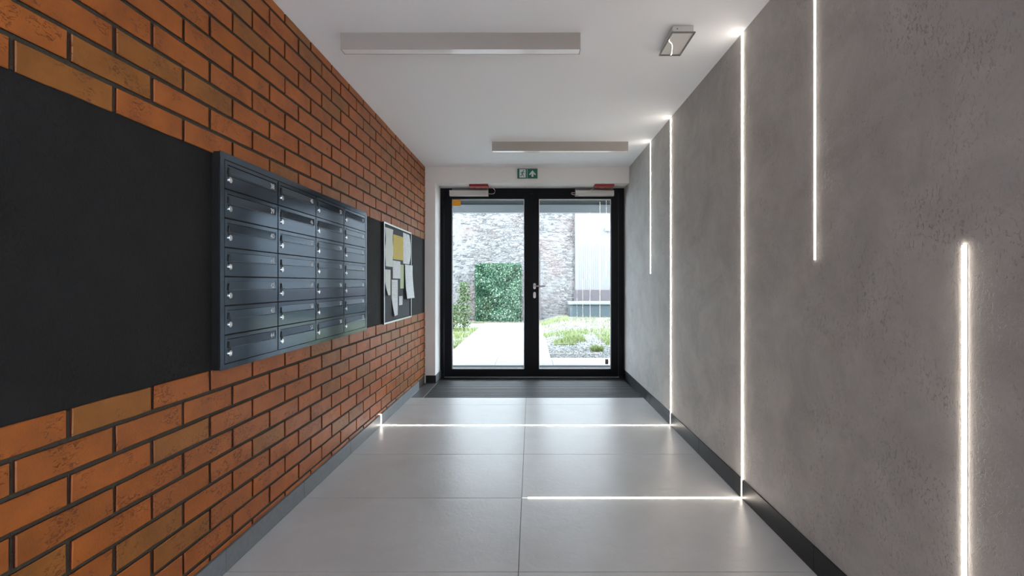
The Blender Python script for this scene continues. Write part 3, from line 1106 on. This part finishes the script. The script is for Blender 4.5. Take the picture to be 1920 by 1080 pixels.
def py_(px):
    return -(-1.190) * F / (996 - px)


def sheet(name, px0, px1, ty, by_, mat, lab, curl=None, skew=0.0, lift=0.0015):
    """Paper hung on the board between two picture columns; ty / by_ heights measured at its near edge."""
    y0, y1 = py_(px0), py_(px1)
    z1 = EYE + (531 - ty) * y0 / F
    z0 = EYE + (531 - by_) * y0 / F
    nu, nv = 8, 14
    xs = bx - 0.012 + lift
    mb = MB()
    v = []
    for j in range(nv + 1):
        for i in range(nu + 1):
            u, w = i / nu, j / nv
            off = 0.0
            yy = y0 + (y1 - y0) * u
            zz = z1 + (z0 - z1) * w
            if curl == 'right':
                off = 0.018 * w * (1 - w) * 3 * u ** 2
            elif curl == 'foot':
                off = 0.030 * max(0, w - 0.45) ** 1.3 * (1 - u) * 1.7
                yy += 0.02 * max(0, w - 0.5) * (1 - u)
            elif curl == 'lift':
                off = 0.020 * w ** 2
            elif curl == 'wave':
                off = 0.006 * math.sin(w * 5 + u * 2) ** 2
            off += 0.0006 * math.sin(u * 9 + w * 7)
            zz += skew * (u - 0.5) * (z1 - z0)
            v.append((xs + abs(off), yy, zz))
    f = []
    for j in range(nv):
        for i in range(nu):
            a = j * (nu + 1) + i
            f.append((a, a + 1, a + nu + 2, a + nu + 1))
    nvt = len(v)
    back = [(x - 0.0004, y, z) for x, y, z in v]
    fb = [tuple(nvt + k for k in reversed(q)) for q in f]
    mb.mesh_add(v, f)
    mb.mesh_add(back, [tuple(k - nvt for k in q) for q in fb])
    c = (xs, (y0 + y1) / 2, z0)
    o = mb.build(name, mat, None, smooth=True, origin=c, label=lab, category='paper', group='papers on the notice board')
    # pin at the top
    p = MB().tube([(0.0, 0, z1 - z0 - 0.012), (0.005, 0, z1 - z0 - 0.012)], 0.004, 8)
    p.build('pin', M['white_plastic'], o)
    return o


sheet('paper', 722.3, 736.6, 425.5, 499, M['paper_cream'], 'large pale greenish white sheet, top left on the notice board', 'wave')
sheet('paper', 737.2, 756.2, 438.5, 485.5, M['paper_yellow'], 'yellow sheet at top centre of the notice board', skew=0.02, lift=0.003)
sheet('paper', 756.2, 767.8, 436, 494, M['paper_white'], 'curling white sheet, top right on the notice board', 'right')
sheet('paper', 736.2, 750.6, 488, 522, M['paper_white'], 'white sheet in the middle of the board, just below the yellow one', lift=0.004)
sheet('paper', 750.4, 757.2, 496, 541, M['paper_green'], 'narrow pale green slip beside the middle white sheet', lift=0.003)
sheet('paper', 757.4, 771.6, 496, 560, M['paper_white'], 'tall white sheet on the right, hanging over the frame edge', 'lift', lift=0.0132)
sheet('paper', 722.2, 732.4, 505, 554, M['paper_cream'], 'worn cream sheet with yellow top at the left frame edge', 'foot', lift=0.002)
sheet('paper', 734.6, 746.0, 524.5, 593, M['paper_white'], 'long white sheet with curled foot, lowest on the notice board', 'foot', lift=0.002)
sheet('paper', 748.6, 755.0, 555.5, 572.5, M['paper_white'], 'tiny white card low on the notice board')

# ================================================================== outside
GX0, GX1 = -1.32, 0.292                     # garden path
Y1 = 6.76


def surface(name, mat, pts, lab):
    m = MB()
    m.face(pts)
    return m.build(name, mat, kind='structure', label=lab)


def ground_z(x, y):
    if x < GX1:
        return -0.006
    u = min(max((y - Y1) / (13.9 - Y1), 0), 1)
    e = min((x - GX1) / 0.5, 1)
    return -0.006 + 0.175 * u * u * (3 - 2 * u) * e


m = MB()
nx, ny = 60, 60
X0, X1, YA, YB2 = -9.0, 9.0, Y1, 16.0
gv = []
for j in range(ny + 1):
    for i in range(nx + 1):
        x = X0 + (X1 - X0) * i / nx
        y = YA + (YB2 - YA) * j / ny
        gv.append((x, y, ground_z(x, y) - 0.012 + 0.012 * noise.noise(Vector((x * 1.3, y * 1.3, 0)))))
gf = [(j * (nx + 1) + i, j * (nx + 1) + i + 1, (j + 1) * (nx + 1) + i + 1, (j + 1) * (nx + 1) + i) for j in range(ny) for i in range(nx)]
m.mesh_add(gv, gf)
m.build('ground', M['soil'], smooth=True, kind='structure', label='garden soil beyond the paving')
MB().box(-9, 9, 5.4, Y1, -0.15, -0.022).build('ground', M['soil'], kind='structure', label='bedding under the paving')

# paving: rows of slabs (joints are too fine to read at this distance but real)
pv = thing('paved_path', (-0.5, 9.0, 0), 'pale concrete path from the doors to the ivy block', 'path', kind='structure')


def slab(x0, x1, y0, y1):
    child_box(pv, 'paving_slab', M['paver'], x0 + 0.002, x1 - 0.002, y0 + 0.002, y1 - 0.002, -0.03, 0.0 + random.uniform(-0.001, 0.001))


for k in range(8):
    x0 = GX0 - 1.6 + 0.806 * k
    slab(x0, x0 + 0.806, 6.15, Y1)
yy = Y1
while yy < 12.7:
    y2 = min(yy + 0.80, 12.75)
    slab(GX0, (GX0 + GX1) / 2, yy, y2)
    slab((GX0 + GX1) / 2, GX1, yy, y2)
    yy = y2
for k in range(3):
    slab(GX0 - 0.8 * (k + 1), GX0 - 0.8 * k, 11.4, 12.2)

# grating strip and canopy just outside the door
gt = thing('outdoor_grating', (0, 5.8, 0), 'grey drainage grating right outside the glass doors', 'grating')
m = MB()
for k in range(22):
    y0 = 5.47 + k * 0.031
    m.box(-1.5, 1.5, y0, y0 + 0.019, -0.02, -0.001)
for x in (-1.5, -0.75, 0.0, 0.75, 1.47):
    m.box(x, x + 0.03, 5.46, 6.145, -0.02, -0.004)
lifted(m, gt).build('grating_bars', M['grate'], gt, kind='stuff')
cn = thing('canopy', (0, 6.6, 2.42), 'dark grey canopy over the outside of the doors', 'canopy')
child_box(cn, 'canopy_slab', M['canopy'], -3.0, 3.0, 5.505, 7.62, 2.46, 2.62)
child_box(cn, 'canopy_beam', M['beam'], -3.0, 3.0, 7.62, 7.72, dz(398.3, 7.62), 2.66)
# outer face of our own building
wo = MB()
wo.box(-6, XM - 0.30, 5.2, 5.5, -0.1, 6.0)
wo.box(XR + 0.30, 6, 5.2, 5.5, -0.1, 6.0)
wo.box(XM - 0.3, XR + 0.3, 5.3, 5.5, H + 0.25, 6.0)
wo.build('wall_outer', M['paint'], kind='structure', label='outer face of the building round the doors')

# rubble wall: joined stones with real relief, ageing in the material
rw = random.Random(5)
m = MB()
wy = 13.75
m.box(-9.0, 1.335, wy, wy + 0.5, -0.1, 3.55, tone=0.62)
z = -0.05
while z < 3.45:
    hrow = rw.uniform(0.032, 0.062)
    x = -4.0 + rw.uniform(0, 0.1)
    while x < 1.30:
        wst = rw.uniform(0.045, 0.15)
        bare = noise.noise(Vector((x * 0.9, z * 1.1, 5.5)))
        if rw.random() < 0.62 - 0.9 * bare:
            p = rw.uniform(0.004, 0.026)
            g_ = 0.005
            z0_ = z + 0.07 * noise.noise(Vector((x * 1.1, z * 0.7, 3.0))) + 0.02 * noise.noise(Vector((x * 5, z * 4, 8.0)))
            a, b, c_, d_ = x + g_, min(x + wst - g_, 1.325), z0_ + g_ * 0.8, z0_ + hrow - g_ * 0.5
            if b > a + 0.02:
                j = [rw.uniform(-0.012, 0.012) for _ in range(8)]
                q = [(a + j[0], c_ + j[1]), ((a + b) / 2, c_ - 0.008), (b + j[2], c_ + j[3]), (b + 0.006, (c_ + d_) / 2), (b + j[4], d_ + j[5]), ((a + b) / 2, d_ + 0.007), (a + j[6], d_ + j[7]), (a - 0.006, (c_ + d_) / 2)]
                cxm, czm = (a + b) / 2, (c_ + d_) / 2
                inn = [(cxm + (u - cxm) * 0.72, czm + (w - czm) * 0.65) for u, w in q]
                v = [(u, wy, w) for u, w in q] + [(u, wy - p * rw.uniform(0.75, 1.1), w) for u, w in inn]
                f = [tuple(range(8, 16))] + [(i, (i + 1) % 8, 8 + (i + 1) % 8, 8 + i) for i in range(8)]
                m.mesh_add(v, f, rw.random())
        x += wst
    z += hrow
stone = m.build('garden_wall', M['masonry'], kind='structure', label='old rubble stone wall closing the garden')

# white building at the right
bd = thing('white_building', (3.2, 14.0, 0), 'white ribbed building behind the low ledge at right', 'building')
bxl = (1078.5 - 996) * 13.6 / F
child_box(bd, 'wall', M['facade'], bxl, 6.5, 13.62, 15.5, 0.0, 3.7)
zt_rib = dz(458, 13.6)
zb_rib = dz(543.5, 13.6)
m = MB()
x = bxl + 0.01
while x < 6.4:
    m.box(x, x + 0.048, 13.616, 13.62, zb_rib, zt_rib)
    x += 0.062
lifted(m, bd).build('ribs', M['facade'], bd, kind='stuff')
child_box(bd, 'plinth', M['facade_plinth'], bxl - 0.04, 6.5, 13.57, 13.62, 0.05, zb_rib)
child_box(bd, 'lamp', M['beam'], dx(1134.5, 13.6), dx(1143, 13.6), 13.5, 13.615, dz(434, 13.6), dz(426, 13.6), bev=0.02, label='small grey fitting on the white wall')
ld = thing('garden_ledge', (2.2, 13.2, 0.1), 'low blue-grey ledge with pale coping in front of the white building', 'ledge')
ly = 12.9
child_box(ld, 'ledge_body', M['ledge'], dx(1069, ly), 5.0, ly, 13.55, 0.02, dz(570.5, ly))
child_box(ld, 'coping', M['ledge_top'], dx(1066, ly), 5.0, ly - 0.05, 13.56, dz(571, ly), dz(566, ly), bev=0.008)

# ivy block
iv = thing('ivy_block', (-0.98, 13.1, 0), 'dense square block of dark green ivy in front of the stone wall', 'ivy')
ix0, ix1, iy0, iy1, iz1 = -1.60, -0.34, 13.0, 13.62, 1.66
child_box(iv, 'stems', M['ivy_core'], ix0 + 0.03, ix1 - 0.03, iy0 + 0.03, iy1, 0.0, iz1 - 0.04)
ri = random.Random(3)
m = MB()


def leaf_quad(m, c, nrm, size, tone, rnd):
    nrm = (Vector(nrm) + Vector([rnd.uniform(-0.7, 0.7) for _ in range(3)])).normalized()
    a = nrm.orthogonal().normalized()
    b = nrm.cross(a)
    th = rnd.uniform(0, 6.28)
    a, b = a * math.cos(th) + b * math.sin(th), b * math.cos(th) - a * math.sin(th)
    c = Vector(c)
    s = size
    p = [c - a * s * 0.5, c - b * s * 0.45 + nrm * s * 0.12, c + a * s * 0.6, c + b * s * 0.45 + nrm * s * 0.12]
    i = len(m.v)
    m.v += [tuple(q) for q in p]
    m.f += [(i, i + 1, i + 2), (i, i + 2, i + 3)]
    m.t += [tone, tone]


for k in range(15000):
    u = ri.random()
    bulge = ri.uniform(-0.03, 0.05)
    if u < 0.62:
        x, z = ri.uniform(ix0, ix1), ri.uniform(0.0, iz1)
        nz = noise.noise(Vector((x * 3, z * 3, 1)))
        c, nr = (x, iy0 - bulge - 0.05 * nz, z), (0, -1, 0.35)
    elif u < 0.74:
        c, nr = (ri.uniform(ix0, ix1), ri.uniform(iy0, iy1), iz1 + bulge), (0, -0.3, 1)
        nz = 0.2
    else:
        s = ri.random() < 0.5
        z = ri.uniform(0, iz1)
        c, nr = ((ix0 - bulge) if s else (ix1 + bulge), ri.uniform(iy0, iy1), z), (-1 if s else 1, -0.3, 0.2)
        nz = 0
    tone = min(max(0.42 + 0.4 * nz + ri.gauss(0, 0.30), 0), 1)
    leaf_quad(m, c, nr, ri.uniform(0.03, 0.058), tone, ri)
lifted(m, iv).build('leaves', M['ivy'], iv, kind='stuff')


# saplings at the left edge of the path
def sapling(x, y, h, spread, n, lab, seed):
    rnd = random.Random(seed)
    t = thing('sapling', (x, y, -0.01), lab, 'shrub', 'young shrubs left of the path')
    m = MB()
    m.tube([(0, 0, 0), (0.01, 0, h * 0.4), (-0.01, 0, h * 0.75), (0.0, 0, h)], 0.013, 7, r1=0.003)
    for k in range(10):
        z = h * rnd.uniform(0.2, 0.85)
        a = rnd.uniform(0, 6.28)
        L = spread * (1.1 - z / h) + 0.05
        m.tube([(0, 0, z), (math.cos(a) * L * 0.6, math.sin(a) * L * 0.6, z + L * 0.5), (math.cos(a) * L, math.sin(a) * L, z + L * 1.1)], 0.005, 5, r1=0.002)
    m.build('stem', M['bark'], t)
    m = MB()
    for k in range(n):
        z = h * (0.12 + 0.95 * rnd.random() ** 0.85)
        r = spread * rnd.random() ** 0.6 * (1.15 - 0.8 * abs(z / h - 0.45))
        a = rnd.uniform(0, 6.28)
        leaf_quad(m, (r * math.cos(a), r * math.sin(a), z), (math.cos(a), math.sin(a), 0.6), rnd.uniform(0.03, 0.055), rnd.random(), rnd)
    m.build('foliage', M['sapling'], t, kind='stuff')
    return t


sapling(-1.53, 10.2, 1.08, 0.17, 1000, 'tall slender young shrub left of the garden path', 1)
sapling(-1.86, 10.7, 0.58, 0.20, 700, 'short bushy shrub beside the tall slender one', 2)


# grass and gravel
def grass(name, label, areas, mat, n, h, seed):
    rnd = random.Random(seed)
    m = MB()
    for k in range(n):
        x0, x1, y0, y1 = rnd.choice(areas)
        x, y = rnd.uniform(x0, x1), rnd.uniform(y0, y1)
        dens = noise.noise(Vector((x * 1.8, y * 1.3, 4)))
        if dens < -0.25 and rnd.random() < 0.8:
            continue
        z = ground_z(x, y) - 0.02
        hh = h * rnd.uniform(0.5, 1.3)
        a = rnd.uniform(0, 6.28)
        w = 0.006
        lx, ly_ = math.cos(a) * hh * 0.4, math.sin(a) * hh * 0.4
        b = rnd.uniform(0, 6.28)
        wx, wy_ = math.cos(b) * w, math.sin(b) * w
        i = len(m.v)
        m.v += [(x - wx, y - wy_, z), (x + wx, y + wy_, z), (x + lx * 0.4 + wx * .7, y + ly_ * 0.4 + wy_ * .7, z + hh * 0.6), (x + lx * 0.4 - wx * .7, y + ly_ * 0.4 - wy_ * .7, z + hh * 0.6), (x + lx, y + ly_, z + hh)]
        m.f += [(i, i + 1, i + 2, i + 3), (i + 3, i + 2, i + 4)]
        tn = rnd.random()
        m.t += [tn, tn]
    return m.build(name, mat, kind='stuff', label=label, category='grass')


def clump(cx, cy, rx, ry):
    return (cx - rx, cx + rx, cy - ry, cy + ry)


grass('grass', 'green grass left of the garden path', [(-4.5, GX0 - 0.02, 6.9, 11.3)], M['grass'], 16000, 0.09, 21)
grass('grass', 'bright green weeds growing in the gravel at right', [clump(0.62, 8.5, 0.20, 0.45), clump(0.85, 8.8, 0.18, 0.4), clump(1.55, 8.6, 0.2, 0.7), clump(1.1, 7.5, 0.10, 0.15),
      clump(0.45, 12.2, 0.55, 0.35), clump(0.75, 9.6, 0.5, 0.3), clump(1.7, 9.4, 0.4, 0.8)], M['grass'], 6500, 0.09, 22)
grass('dry_grass', 'pale dry grass in front of the low ledge', [(GX1 + 0.03, 4.5, 9.6, 12.85), (-4.0, 1.0, 12.75, 12.98)], M['dry_grass'], 16000, 0.05, 23)

rg = random.Random(9)
m = MB()
for k in range(17000):
    x, y = rg.uniform(GX1 + 0.02, 3.2), Y1 + 0.02 + (10.6 - Y1) * rg.random() ** 1.4
    z = ground_z(x, y)
    s = rg.uniform(0.008, 0.02)
    pts = [(s, 0, 0), (0, s * 0.8, 0), (-s, 0, 0), (0, -s * 0.8, 0), (0, 0, s * 0.7), (0, 0, -s * 0.5)]
    a = rg.uniform(0, 6.28)
    ca, sa = math.cos(a), math.sin(a)
    v = [(x + px * ca - py * sa + rg.uniform(-.2, .2) * s, y + px * sa + py * ca, z + pz + 0.002) for px, py, pz in pts]
    f = [(0, 1, 4), (1, 2, 4), (2, 3, 4), (3, 0, 4), (1, 0, 5), (2, 1, 5), (3, 2, 5), (0, 3, 5)]
    m.mesh_add(v, f, rg.random())
m.build('gravel', M['gravel'], kind='stuff', label='pale gravel bed right of the garden path', category='gravel')
